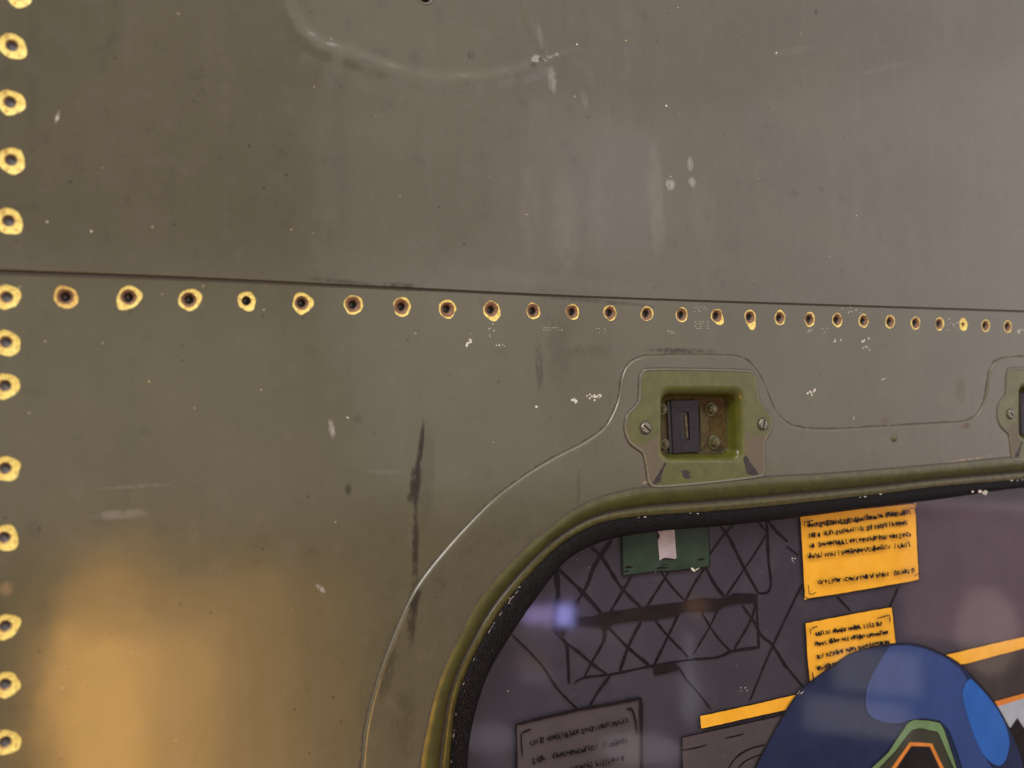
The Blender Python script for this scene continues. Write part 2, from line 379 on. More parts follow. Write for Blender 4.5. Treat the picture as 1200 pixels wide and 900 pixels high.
def grid(x0, x1, y0, y1, s):
    out = []; y = y0
    while y <= y1:
        x = x0
        while x <= x1: out.append((x+random.uniform(-.2,.2)*s, y+random.uniform(-.2,.2)*s)); x += s
        y += s
    return out
def loft(name, A, B, prof, mats, mis=None):
    "strip between two picture curves; prof = [(t, depth)]"
    n = len(A); k = len(prof); vs = []; uvs = []; s = 0; last = None
    for i in range(n):
        for j, (t, dp) in enumerate(prof):
            q = A[i].lerp(B[i], t)
            w = P(q.x, q.y, 0); w.y = dp; vs.append(w)
        c = vs[-k]
        if last is not None: s += (c-last).length
        last = c.copy(); wd = (vs[-1]-vs[-k]).length; acc = 0
        for j in range(k):
            if j: acc += (vs[len(vs)-k+j]-vs[len(vs)-k+j-1]).length
            uvs.append((s*1000, acc*1000))
    fs = []; mi = []
    for i in range(n-1):
        for j in range(k-1):
            a = i*k+j; fs.append((a, a+1, a+k+1, a+k)); mi.append(mis[j] if mis else 0)
    return mesh(name, vs, fs, mats, mi, uvs=uvs)
def edge_strip(name, curve, prof, mats, mis=None, closed=False, jit=0.0):
    "strip swept along one picture curve; prof = [(offset to the right of travel in metres, depth)]"
    w = [P(p.x, p.y, 0) for p in curve]; n = len(w); k = len(prof); vs = []
    for i in range(n):
        a = w[i-1] if (i or closed) else w[i]; b = w[(i+1) % n] if (i < n-1 or closed) else w[i]
        t = (b-a).normalized(); nr = Vector((t.z, 0, -t.x))
        jj = random.gauss(0, jit) if jit else 0
        for j, (off, dp) in enumerate(prof):
            v = w[i]+nr*(off+(jj if j == 0 else 0)); v.y = dp; vs.append(v)
    fs = []; mi = []
    for i in range(n if closed else n-1):
        for j in range(k-1):
            a = i*k+j; b = ((i+1) % n)*k+j
            fs.append((a, a+1, b+1, b)); mi.append(mis[j] if mis else 0)
    return mesh(name, vs, fs, mats, mi)
def rrect(x0, x1, y0, y1, r, n=6):
    out = []
    for cx, cy, a0 in ((x1-r, y0+r, -90), (x1-r, y1-r, 0), (x0+r, y1-r, 90), (x0+r, y0+r, 180)):
        for k in range(n+1):
            a = math.radians(a0+90*k/n); out.append(Vector((cx+r*math.cos(a), cy+r*math.sin(a))))
    return out

# ------------------------------------------------------------------ curves read off the skin
SEAM = [(-300,308),(0,319),(80,321.5),(150,324),(250,328),(400,335),(520,340.5),(640,346),(800,352),(950,357),(1200,365),(1560,378)]
SEAM = crom(SEAM, 6)
DBL = [(400,1180),(411,1040),(418,960),(423,900),(428,853),(440,803),(462,743),(487,690),(523,643),(563,600),(587,578),(620,554),(650,536),
       (683,519),(706,503),(717,487),(725,466),(728.5,443),(736,427),(752,418),(775,416.5),(800,416),(848,416.5),(868,419),(884,431),(895,450),(905,475),(917,491),
       (932,500),(967,503),(1033,500),(1100,496),(1130,493.5),(1146,484),(1154,465),(1157.5,442),(1164,426),(1177,419.5),(1200,418),(1240,418),(1264,420),
       (1276,430),(1284,446),(1292,466),(1302,480),(1320,487),(1360,489),(1560,480)]
DBL = crom(DBL, 6)
FR_O = crom([(478,1160),(484,1000),(491,900),(500,850),(510,808),(523,773),(540,740),(555,709),(580,677),(613,643),(640,620),(666,600),(693,586),(720,577.5),(760,570),
        (830,564.5),(895,559),(967,555),(1067,547),(1150,539),(1200,534.5),(1350,522),(1560,503)], 6)
FR_I = crom([(514,1160),(521,1000),(527,900),(530,863),(535,823),(547,787),(567,747),(593,707),(627,667),(660,636),(698,615),(733,607),(768,603.5),
        (835,599),(913,592),(1027,579.5),(1102,570),(1200,561.5),(1350,547),(1560,527)], 6)
SL_I = crom([(535,1160),(542,1000),(548,900),(552,860),(560,826),(574,787),(600,743),(633,695),(663,658),(698,638),(733,628.5),(780,622),
        (850,616),(920,608.5),(1027,594.5),(1102,585),(1200,571.5),(1350,556),(1560,535)], 6)
NS = 240
FR_O, FR_I, SL_I = resample(FR_O, NS), resample(FR_I, NS), resample(SL_I, NS)
BOUND_R, BOUND_B = 1560, 1160

# ------------------------------------------------------------------ rivet holes
ROW = [(8,348),(77,348),(151,348.5),(222,351),(289,352.5),(354,355),(414,357),(471,359.5),(524,362),(576,363),(625,364.5),(671,365.5),(715,366.5),(758,367.5),(799,369),
       (840,370),(879,371.5),(914,372.5),(949,374),(981,375),(1012,376),(1043,377),(1073,378.5),(1101,379.5),(1129,380),(1155,381.5),(1181,382.5)]
COLM = [(22,-6),(14,54),(12,120),(13,188),(10,259),(7,401),(6,452),(6,549),(5,630),(6,734),(6,802),(6,870)]
EXTRA = [(-66,347),(24,-74),(5,940),(4,1008),(1206,383.5),(1230,384.5),(1253,385.5),(1276,386.5)]
# style per hole: yellow inner radius share, rust, lobes [(angle deg, size)]  (angle 0 = right, 90 = up)
ST = {}
def hole_style(i, kind):
    rd = random.Random(100+i+(500 if kind == 'c' else 0))
    if kind == 'c': return dict(R=.0068, ri=.0034, rust=0.15, lob=[(rd.uniform(-60,60), .14), (rd.uniform(-120,-40), .12)], hole=.0027)
    lob = {0:[(30,.1)], 1:[(-60,.10)], 2:[(-125,.40),(20,.25),(100,.1)], 3:[(25,.28),(-90,.1)], 4:[(-55,.22)], 5:[(10,.28),(-100,.16)], 6:[(-20,.10)], 7:[(60,.10)],
           8:[(10,.10)], 9:[(-75,.42),(-35,.20)], 10:[(110,.05)], 11:[(80,.06)], 15:[(-40,.55),(-75,.25)], 16:[(-80,.70),(-50,.35)], 24:[(-90,.05)]}.get(i, [(rd.uniform(0,360), .10)])
    R = .0063 if i < 10 else (.0057 if i < 16 else .0060); ri = .0044 if i < 6 else .0051
    if i == 0: ri = .0034; R = .0066
    if i == 4: R, ri = .0056, .0030
    if i >= 10: ri = .0049
    if i == 24: ri = .0022
    return dict(R=R, ri=ri, rust={1:.95, 4:.1, 0:.2, 24:0.0}.get(i, .5 if i < 9 else .75), lob=lob, hole=.0026 if i != 24 else .0016)
HOLES = []
for i, p in enumerate(ROW): HOLES.append((p, hole_style(i, 'r')))
for i, p in enumerate(COLM): HOLES.append((p, hole_style(i, 'c')))
for i, p in enumerate(EXTRA): HOLES.append((p, hole_style(30+i, 'r')))
SEG = 28
def outline(st, seed):
    rd = random.Random(seed); ph = [rd.uniform(0, 6.28) for _ in range(4)]; out = []
    for k in range(SEG):
        a = 2*math.pi*k/SEG
        r = st['R']*(1+.035*math.sin(2*a+ph[0])+.03*math.sin(3*a+ph[1])+.025*math.sin(5*a+ph[2])+rd.uniform(-.03,.03))
        for la, ls in st['lob']:
            d = (a-math.radians(la)+math.pi) % (2*math.pi)-math.pi
            r += st['R']*ls*math.exp(-(d/.42)**2)
        out.append((a, r*.965))
    return out
hole_data = []
for i, (p, st) in enumerate(HOLES):
    c = P(*p); ol = outline(st, 900+i)
    poly = [Vector(Q(c+Vector((r*math.cos(a), 0, r*math.sin(a))))) for a, r in ol]
    hole_data.append((c, st, ol, poly))

# ------------------------------------------------------------------ the fuselage side
fus = thing('aircraft_fuselage', 'olive drab metal aircraft side with empty rivet holes, a rounded window and recessed latches', 'aircraft fuselage', P(600, 900))

# upper skin: creased dent near the top
CREASE = [Vector(p) for p in ((338,0),(345,15),(356,35),(378,50),(405,58),(440,71),(475,83),(512,90),(555,89),(590,83),(615,77),(632,71))]
CREASE2 = [Vector(p) for p in ((600,-40),(613,5),(619,28),(628,45),(638,60))]
def pd(pts, x, y):
    best = 1e9; sg = 0; tt = 0; q = Vector((x, y)); n = len(pts)-1
    for i in range(n):
        a, b = pts[i], pts[i+1]; ab = b-a; t = max(0, min(1, (q-a).dot(ab)/ab.length_squared))
        v = q-(a+ab*t); d = v.length
        if d < best: best = d; sg = ab.x*v.y-ab.y*v.x; tt = (i+t)/n
    return best*(1 if sg > 0 else -1), tt
UP = -.0010
def up_depth(x, y):
    z = UP
    if 300 < x < 700 and y < 170:
        d, t = pd(CREASE, x, y)           # d > 0 below the crease
        s = min(1, t*4+.15)
        def sm(a, b, v): v = max(0, min(1, (v-a)/(b-a))); return v*v*(3-2*v)
        k = .85+.15*math.sin(t*47)*math.sin(t*19+1); z += s*k*(-.00125*sm(-8, 8, d)+.00060*sm(10, 22, d)+.00065*sm(20, 80, d))
        d2, t2 = pd(CREASE2, x, y)
        z -= .0005*math.exp(-(d2/4)**2)*(.4+.6*t2)
        z += .0003*math.exp(-((d2-9)/6)**2)
        r = math.hypot(x-628, y-74)
        z -= .0012*math.exp(-(r/6)**2)
    return z
sw = lambda x: 3.9-2.6*max(0, min(1, x/700))
seam_up = [Vector((p.x, p.y-sw(p.x))) for p in SEAM]
seam_lo = [Vector((p.x, p.y+sw(p.x))) for p in SEAM]
th = P(497, -5)
top_hole = [Vector(Q(th+Vector((.0052*math.cos(a), 0, .0052*math.sin(a))))) for a in [2*math.pi*k/24 for k in range(24)]]
col_up = [h for h in hole_data if h[3][0].y < 300 and h[3][0].x < 200]
col_lo = [h for h in hole_data if not (h[3][0].y < 300 and h[3][0].x < 200)]
outer_up = [(-300,-220),(1560,-220)]+[tuple(p) for p in reversed(seam_up)]
pts = [p for p in grid(-260, 1520, -180, 295, 40)] + grid(325, 665, -30, 150, 3.0)
holes_up = [h[3] for h in col_up]+[top_hole]
me = sheet('upper_skin', outer_up, holes_up, [q for q in pts if all((Vector(q)-h[0]).length > 24 for h in holes_up)], M_up, up_depth)
upper = link('upper_skin', me, fus)
# its rolled lower edge
def on(curve, d, prof, mats, name, parent, mis=None, closed=False, jit=0.0):
    return link(name, edge_strip(name, curve, prof, mats, mis, closed, jit), parent)
on(seam_up, 0, [(0.0,UP),(.00035,UP+.0001),(.0006,UP+.0004),(.0006,.0014)], M_up, 'skin_edge', upper)
# sealant in the joint
link('seam_sealant', edge_strip('seam_sealant', SEAM, [(-.0022,.0010),(-.0008,.0005),(.0004,.0004),(.0022,.0009)], M_sealant), fus)

# latch shapes (read in a five-fold enlargement)
def Z(x, y): return Vector((710+x/5, 400+y/5))
L_OUT = crom([Z(*p) for p in ((245,168),(530,168),(815,176),(850,190),(872,235),(882,330),(912,385),(948,425),(964,485),(945,540),(922,580),(916,640),(920,735),(912,770),(888,790),(640,822),(420,842),(295,850),(255,838),(240,800),
        (228,715),(212,655),(175,625),(132,588),(106,515),(118,440),(150,400),(182,362),(190,300),(192,230),(205,192))], 4, True)
RIM = [ (rrect(296,806,262,712,62), -.0021), (rrect(306,796,276,700,58), -.0019), (rrect(318,786,292,690,56), -.0011), (rrect(328,776,306,682,54), .0008),
        (rrect(332,772,312,678,52), .0040), (rrect(335,764,318,670,46), .0105), (rrect(345,752,328,660,40), .0125) ]
RIM = [([Z(p.x, p.y) for p in r], d) for r, d in RIM]
OFF = P(1181, 484.5)-P(754, 500.5)
def shift(poly): return [Vector(Q(P(p.x, p.y)+OFF)) for p in poly]
rim1, rim2 = RIM[0][0], shift(RIM[0][0])

# lower skin, cut for the holes, the window and the latches
win_cut = list(FR_O)+[Vector((BOUND_R+40, FR_O[-1].y)), Vector((BOUND_R+40, BOUND_B+60)), Vector((FR_O[0].x, BOUND_B+60))]
outer_lo = [tuple(p) for p in seam_lo]+[(1560,1160),(-300,1160)]
inner_win = [FR_O[i].lerp(FR_I[i], .5) for i in range(NS)]
win_cut2 = inner_win+[Vector((1700,inner_win[-1].y)), Vector((1700,1300)), Vector((inner_win[0].x,1300))]
holes_lo = [h[3] for h in col_lo]+[rim1, rim2, win_cut2]
me = sheet('lower_skin', outer_lo, holes_lo, grid(-260, 440, 420, 1130, 45), M_lo, lambda x, y: 0.0)
lower = link('lower_skin', me, fus)
on(list(reversed(seam_lo)), 0, [(0.0,0.0),(.0003,.0002),(.0004,.0014)], M_lo, 'skin_edge', lower)

# rivet holes
for (c, st, ol, poly) in hole_data:
    y0 = UP if poly[0].y < 300 and poly[0].x < 200 else 0.0
    vs = []; fs = []; mi = []
    lo = [(1.0,0.0),(.97,.00012),(None,.00018)]
    ri = st['ri']; rq = random.Random(int(c.x*1e5)*7+int(c.z*1e5)); p1, p2, a1, a2 = rq.uniform(0,6.28), rq.uniform(0,6.28), rq.uniform(.03,.10), rq.uniform(.02,.05)
    wob = lambda a: 1+a1*math.sin(a+p1)+a2*math.sin(4*a+p2)
    for q, dp in lo:
        for a, r in ol:
            rr = r*q if q else min(ri, r*.90)*wob(a); vs.append((rr*math.cos(a), y0+dp, rr*math.sin(a)))
    for j in range(2):
        for k in range(SEG):
            a = j*SEG+k; b = j*SEG+(k+1) % SEG
            fs.append((a, a+SEG, b+SEG, b)); mi.append(0)
    ym = M_primer if st['rust'] < .4 else M_primer_rusty if st['rust'] > .9 else M_primer
    isc = c.x < P(30, 450).x
    ring = link('rivet_hole', mesh('rivet_hole', vs, fs, [ym], mi), fus, c)
    rd = rq
    vs = []; fs = []; mi = []
    rows = [(None,.00018),(None,.0004),(st['hole']*1.0,.0013),(st['hole']*.96,.0022 if c.x < P(30,450).x else .0045),(.0003,.0023 if c.x < P(30,450).x else .0046)]
    for j, (r0, dp) in enumerate(rows):
        for k, (a, r) in enumerate(ol):
            if j == 0: rr = min(ri, r*.90)*wob(a)
            elif j == 1: rr = (min(ri, r*.93)*.55+st['hole']*.45)*(1+rd.uniform(-.06,.06))
            else: rr = r0
            vs.append((rr*math.cos(a), y0+dp, rr*math.sin(a)))
    for j in range(4):
        for k in range(SEG):
            a = j*SEG+k; b = j*SEG+(k+1) % SEG
            fs.append((a, a+SEG, b+SEG, b))
            if j == 0: mi.append(0 if st['rust'] < .4 else 1)
            elif j == 1: mi.append(1 if st['rust'] > .3 else 0)
            else: mi.append(2)
    link('countersink', mesh('countersink', vs, fs, [M_tan, M_rust, M_greybore if isc else M_bore], mi), ring, c)
# open drilled hole at the top of the upper skin
vs = []; fs = []; mi = []
for r, dp in ((.0064,UP-.00005),(.0060,UP-.0005),(.0052,UP-.0005),(.0046,UP+.0003),(.0046,.006),(.0003,.0062)):
    for k in range(24):
        a = 2*math.pi*k/24; vs.append((r*math.cos(a), dp, r*math.sin(a)))
for j in range(5):
    for k in range(24):
        a = j*24+k; b = j*24+(k+1) % 24; fs.append((a, a+24, b+24, b)); mi.append(0 if j < 3 else 1)
link('drilled_hole', mesh('drilled_hole', vs, fs, [M_bead2, M_bore], mi), upper, th)

# doubler plate round the window
DB = -.0015
dbl_r = resample(DBL, 420)
wpts = [P(p.x, p.y) for p in dbl_r]
ins = []
for i in range(len(wpts)):
    a = wpts[max(i-1,0)]; b = wpts[min(i+1,len(wpts)-1)]; t = (b-a).normalized()
    ins.append(Vector(Q(wpts[i]+Vector((t.z,0,-t.x))*.0018)))
outer_db = ins+[Vector((1560, FR_O[-1].y))]+list(reversed(FR_O))
me = sheet('doubler_skin', outer_db, [rim1, rim2], [], M_db, lambda x, y: DB)
doubler = link('doubler_skin', me, fus)
link('doubler_edge', edge_strip('doubler_edge', dbl_r, [(-.0013,-.00002),(-.0005,-.00008),(-.0001,-.0003),(.0004,-.0009),(.0009,-.0013),(.0015,-.00150),(.0023,-.00153)], [M_grime_shade, M_bead2, M_db], [0,0,1,1,2,2], jit=.0004), doubler)

# domed rivet on the doubler
def dome(r, h, seg=14, rings=4):
    vs = []; fs = []
    for j in range(rings):
        t = j/rings*math.pi/2
        for k in range(seg):
            a = 2*math.pi*k/seg; vs.append((r*math.cos(t)*math.cos(a), -h*math.sin(t), r*math.cos(t)*math.sin(a)))
    vs.append((0,-h,0)); top = len(vs)-1
    for j in range(rings-1):
        for k in range(seg):
            a = j*seg+k; b = j*seg+(k+1) % seg; fs.append((a, b, b+seg, a+seg))
    for k in range(seg): fs.append(((rings-1)*seg+k, (rings-1)*seg+(k+1) % seg, top))
    return vs, fs
v, f = dome(.0035, .0016)
link('domed_rivet', mesh('domed_rivet', v, f, M_bolt), doubler, P(1046,513)+Vector((0,DB,0)))

# ------------------------------------------------------------------ latches
PL = -.0021
def poly_z(pts): return crom([Z(*p) for p in pts], 3, True)
OVER_L = [Z(*p) for p in ((140,592),(200,612),(300,555),(318,640),(345,712),(318,768),(305,830),(270,838),(248,815),(232,715),(214,652),(178,620))]
CHIP_L = [Z(*p) for p in ((332,705),(346,718),(322,765),(308,826),(280,836),(262,830),(300,770))]
OVER_R = [Z(*p) for p in ((812,528),(850,555),(905,560),(935,556),(914,600),(910,640),(914,735),(905,768),(884,782),(790,650),(772,640),(790,560))]
CHIP_R = [Z(*p) for p in ((786,648),(812,672),(850,725),(884,776),(860,786),(815,775),(800,712))]
CHIP_M = [Z(*p) for p in ((432,756),(462,750),(488,768),(470,780),(492,798),(456,806),(440,790))]
def ragged(poly, amp=.55, seed=1):
    rg = random.Random(seed); out = []; n = len(poly)
    for i in range(n):
        a, b = poly[i], poly[(i+1) % n]; k = max(1, int((b-a).length/1.6)); out.append(a)
        for j in range(1, k):
            p = a.lerp(b, j/k); out.append(p+Vector((rg.uniform(-amp, amp), rg.uniform(-amp, amp))))
    return out
CHIP_L, CHIP_R, CHIP_M = ragged(CHIP_L, .6, 3), ragged(CHIP_R, .6, 4), ragged(CHIP_M, .5, 5)
OVER_L, OVER_R = ragged(OVER_L, .5, 6), ragged(OVER_R, .5, 7)
plate_me = sheet('latch_plate', L_OUT, [rim1], [], [M_green, M_over, M_chip], lambda x, y: PL,
                 regions=[(OVER_L,1),(OVER_R,1),(CHIP_L,2),(CHIP_R,2),(CHIP_M,2)])
plate = link('latch_plate', plate_me, fus)
plate['label'] = 'green recessed latch plate with worn corners and two slotted screws'
link('plate_edge', edge_strip('plate_edge', L_OUT, [(.0010,PL),(.0002,PL-.0004),(-.0005,PL-.0004),(-.0010,PL+.0001),(-.0014,DB-.0001),(-.0018,DB-.00004)],
     [M_green, M_bead2, M_grime_shade], [1,1,1,2,2], closed=True), plate)
# pressed recess
vs = []; fs = []; n = len(RIM[0][0])
for loop, dp in RIM:
    for p in loop: w = P(p.x, p.y); w.y = dp; vs.append(w)
for j in range(len(RIM)-1):
    for k in range(n): a = j*n+k; b = j*n+(k+1) % n; fs.append((a, b, b+n, a+n))
fl = [tuple((len(RIM)-1)*n+k for k in range(n))]
link('recess', mesh('recess', vs, fs+fl, [M_green, M_floor], [0]*(len(fs)-n)+[1]*n+[1]), plate)
def prism(poly, d0, d1, bev=.0004):
    "solid with a picture outline, front face at depth d0, back at d1 (positions taken at the front)"
    w = [P(p.x, p.y, d0) for p in poly]; c = sum(w, Vector())/len(w); n = len(w); vs = []
    for s, d in ((1-bev/ max((w[0]-c).length,1e-6), d0), (1, d0+bev), (1, d1)):
        for q in w: v = c+(q-c)*s; v.y = d; vs.append(v)
    fs = [tuple(range(n))]
    for j in range(2):
        for k in range(n): a = j*n+k; b = j*n+(k+1) % n; fs.append((a, a+n, b+n, b))
    return vs, fs
# dark slide with a slot: four bars round the slot, plus the rod seen inside
so = [Z(*p) for p in ((382,348),(540,346),(552,644),(396,656))]; si = [Z(*p) for p in ((434,408),(486,412),(494,578),(448,580))]
vs = []; fs = []
for loop, d in ((so,.0123),(so,.0104),(si,.0104),(si,.0122)):
    for p in loop: vs.append(P(p.x, p.y, d if loop is si and d < .007 else .0062) if False else (lambda q: Vector((q.x, d, q.z)))(P(p.x, p.y, .0104)))
for j in range(3):
    for k in range(4): a = j*4+k; b = j*4+(k+1) % 4; fs.append((a, b, b+4, a+4))
link('latch_slide', mesh('latch_slide', vs, fs, M_slide, smooth=False), plate)
v, f = prism([Z(*p) for p in ((425,395),(495,395),(500,590),(440,592))], .0118, .0124)
link('slot_shadow', mesh('slot_shade', v, f, M_black, smooth=False), plate).name = 'slot_shade'  # black sheet painted for the shade inside the slot
v, f = prism([Z(*p) for p in ((461,430),(474,430),(484,570),(472,571))], .0111, .0118)
link('latch_rod', mesh('latch_rod', v, f, M_rod, smooth=False), plate)
v, f = prism([Z(*p) for p in ((358,352),(384,350),(398,655),(372,660))], .0112, .0124)
link('guide_rail', mesh('guide_rail', v, f, M_black, smooth=False), plate)
v, f = prism([Z(*p) for p in ((548,380),(598,440),(606,520),(592,590),(556,640),(552,400))], .0108, .0124)
link('guide_plate', mesh('guide_plate', v, f, M_floor, smooth=False), plate)
# nuts with washers
def nut_mesh(rw, rn, h, name):
    vs = []; fs = []
    def ringz(prof, seg, rot=0):
        i0 = len(vs)
        for r, d in prof:
            for k in range(seg):
                a = 2*math.pi*k/seg+rot; vs.append((r*math.cos(a), -d, r*math.sin(a)))
        for j in range(len(prof)-1):
            for k in range(seg): a = i0+j*seg+k; b = i0+j*seg+(k+1) % seg; fs.append((a, b, b+seg, a+seg))
        fs.append(tuple(i0+(len(prof)-1)*seg+k for k in range(seg)))
    ringz([(rw,0),(rw,.0008),(rw*.93,.0011)], 20)
    ringz([(rn,.001),(rn,h),(rn*.85,h+.0005)], 6, .4)
    ringz([(rn*.6,h),(rn*.6,h+.0012),(rn*.4,h+.0017)], 12)
    return mesh(name, vs, fs, M_bolt, smooth=False)
nm = nut_mesh(.0056, .0040, .0042, 'hex_nut'); nm2 = nut_mesh(.0042, .0030, .0015, 'small_nut')
for (x, y) in ((622,398),(640,592)):
    link('hex_nut', nm, plate, P(Z(x,y).x, Z(x,y).y, .0105)+Vector((0,.0020,0)))
for (x, y) in ((338,398),(350,602)):
    link('small_nut', nm2, plate, P(Z(x,y).x, Z(x,y).y, .0105)+Vector((0,.0018,0)))
# slotted screws
def screw_mesh():
    vs = []; fs = []; seg = 24; R = .0043; sl = .0008; t = math.radians(-38)
    prof = ((R*1.25,.0002),(R*1.02,.00025),(R,.0009),(R*.80,.0017))
    for r, d in prof:
        for k in range(seg): a = 2*math.pi*k/seg; vs.append((r*math.cos(a), -d, r*math.sin(a)))
    for j in range(3):
        for k in range(seg): a = j*seg+k; b = j*seg+(k+1) % seg; fs.append((a, b, b+seg, a+seg))
    mi = [1]*seg+[0]*(2*seg)
    # top in two halves with a slot between
    r = R*.80; h0 = math.asin(sl/r)
    for s in (0, 1):
        i0 = len(vs); m_ = 10
        for k in range(m_+1):
            a = h0+(math.pi-2*h0)*k/m_+math.pi*s; vs.append((r*math.cos(a+t), -.0019, r*math.sin(a+t)))
        fs.append(tuple(range(i0, i0+m_+1))); mi.append(0)
        j0 = len(vs)
        for k in (0, m_):
            x, y, z = vs[i0+k]; vs.append((x, -.0008, z))
        fs.append((i0, i0+m_, j0+1, j0)); mi.append(1)
        for k in range(m_):
            a = i0+k; x1 = vs[a]; x2 = vs[a+1]; q = len(vs)
            vs.extend([(x1[0]*1.02,-.0016,x1[2]*1.02),(x2[0]*1.02,-.0016,x2[2]*1.02)]); fs.append((a, a+1, q+1, q)); mi.append(0)
    q = len(vs)
    for k in range(12): a = 2*math.pi*k/12; vs.append((r*math.cos(a), -.0009, r*math.sin(a)))
    fs.append(tuple(range(q, q+12))); mi.append(1)
    return mesh('slotted_screw', vs, fs, [M_steel, M_grime_shade], mi, smooth=False)
sm = screw_mesh()
for i, (x, y) in enumerate(((222,506),(906,484))):
    o = link('slotted_screw', sm, plate, P(Z(x,y).x, Z(x,y).y)+Vector((0,PL,0)))
    o.rotation_euler = (0, math.radians(0 if i == 0 else 65), 0)
# second latch, to the right
def copy_part(o, parent, off):
    c = o.copy(); COL.objects.link(c); c.parent = parent; c.location = o.location+off; return c
plate2 = copy_part(plate, fus, OFF)
plate2['label'] = 'second green latch plate cut off by the right edge of the picture'
for ch in [c for c in plate.children]: copy_part(ch, plate2, Vector((0,0,0)))

# ------------------------------------------------------------------ window
frame = link('window_frame', loft('window_frame', FR_O, FR_I, [(-.05,DB-.00003),(.02,DB-.0002),(.10,DB-.0006),(.20,DB-.0008),(.31,DB-.0006),(.42,DB+.0001),(.53,DB+.0012),(.62,.0010),(.66,.0032),(.71,.0032),(.74,.0006),(.80,.0001),(.90,.0001),(1.03,.0008)],
      [M_bead, M_groove, M_grime_shade], [2,0,0,0,0,0,0,2,2,2,1,1,1]), fus)  # near-black tone in the groove paints its shadow line
link('rubber_seal', loft('rubber_seal', FR_I, SL_I, [(-.02,.0012),(.02,-.0010),(.12,-.0022),(.30,-.0030),(.55,-.0031),(.80,-.0024),(.95,-.0010),(1.0,.0008),(1.0,.0060)], M_seal), frame)
GD = .0035
gpoly = [FR_I[i].lerp(SL_I[i], .6) for i in range(NS)]
gpoly = gpoly+[Vector((BOUND_R, BOUND_B))]
vsf = [P(p.x, p.y)+Vector((0,GD,0)) for p in gpoly]; n = len(vsf)
vs = vsf+[v+Vector((0,.003,0)) for v in vsf]
fs = [tuple(range(n)), tuple(reversed(range(n, 2*n)))]+[(k, n+k, n+(k+1) % n, (k+1) % n) for k in range(n)]
link('window_glass', mesh('window_glass', vs, fs, M_glass, smooth=False), frame)

# ------------------------------------------------------------------ flecks of bare paint, nicks and painted glints
class Flat:
    "flat painted shapes, each laid a hair above the one before"
    def __init__(s, dep, step=.000012): s.v = []; s.f = []; s.m = []; s.mats = []; s.dep = dep; s.step = step; s.n = 0
    def slot(s, m):
        if m not in s.mats: s.mats.append(m)
        return s.mats.index(m)
    def poly(s, pts, mat, dep=None):
        d = s.dep-s.step*s.n if dep is None else dep; s.n += 1; i0 = len(s.v)
        s.v += [P(p[0], p[1], s.dep)*1.0 for p in pts]
        for k in range(i0, len(s.v)): s.v[k].y = d
        s.f.append(tuple(range(i0, len(s.v)))); s.m.append(s.slot(mat))
    def stroke(s, pts, w, mat, smooth=4, jit=.18, rd=random):
        d = s.dep-s.step*s.n; s.n += 1
        if len(pts) > 2 and smooth: pts = crom(pts, smooth)
        else: pts = [Vector((p[0], p[1])) for p in pts]
        L = sum((b-a).length for a, b in zip(pts, pts[1:])); m_ = max(2, min(60, int(L/5)+1)); pts = resample(pts, max(m_, len(pts) if L < 20 else m_))
        i0 = len(s.v); n = len(pts); ww = w
        for i, p in enumerate(pts):
            t = (pts[min(i+1,n-1)]-pts[max(i-1,0)]).normalized(); q = Vector((-t.y, t.x))
            wi = (w[0]+(w[1]-w[0])*i/(n-1)) if isinstance(w, tuple) else w
            wi *= 1+rd.uniform(-jit, jit)
            if i in (0, n-1): wi *= .7
            for sg in (-.5, .5):
                z = p+q*wi*sg; v = P(z.x, z.y, s.dep); v.y = d; s.v.append(v)
        for i in range(n-1): a = i0+2*i; s.f.append((a, a+1, a+3, a+2)); s.m.append(s.slot(mat))
    def build(s, name, parent, kind=None):
        o = link(name, mesh(name, s.v, s.f, s.mats, s.m, smooth=False), parent)
        if kind: o['kind'] = kind
        return o
def blob(fl, x, y, rx, ry, mat, rd, n=9):
    k0 = rd.uniform(0, 6.28)
    fl.poly([(x+rx*(.6+.6*rd.random())*math.cos(k0+2*math.pi*k/n), y+ry*(.6+.6*rd.random())*math.sin(k0+2*math.pi*k/n)) for k in range(n)], mat)
rd = random.Random(31)
ch = Flat(-.00006, .0000005)
def cluster(x, y, sx, sy, n, r0, r1, mat=M_white):
    for _ in range(n): blob(ch, x+rd.gauss(0, sx), y+rd.gauss(0, sy), rd.uniform(r0, r1), rd.uniform(r0, r1), mat, rd, 7)
for x, y, a, b in ((551,398,2.2,1.4),(551.5,400.5,1.7,1.6),(548.5,402,2.2,1.3),(547,404.5,1.5,2.2)): blob(ch, x, y, a, b, M_white, rd)
cluster(584,404,3,1,5,.5,1.2); cluster(578,384,3,4,6,.4,.9)
cluster(674,469.5,2.5,1.2,8,.9,1.9); cluster(697,465,4.5,2,14,.8,1.8); cluster(628.5,476.5,.5,.5,2,1,1.5)
cluster(953.5,459,2.2,1.2,7,.7,1.6); cluster(981,399,2,1,4,.6,1.2); cluster(1013,400,2,2.5,6,.7,1.5); cluster(1016,408,2,1,4,.6,1.0)
cluster(407,489,.6,.6,2,.8,1.2); cluster(1099,522,.6,.6,2,.8,1.4); cluster(958,387,6,1.5,8,.4,.8); cluster(1035,445,1,1,2,.6,1)
cluster(1000,491,1,1,2,.6,.9); cluster(1000,364,8,2,8,.4,.8); cluster(1195,387,3,1.5,6,.6,1.2); cluster(1115,381,5,3,8,.4,.9)
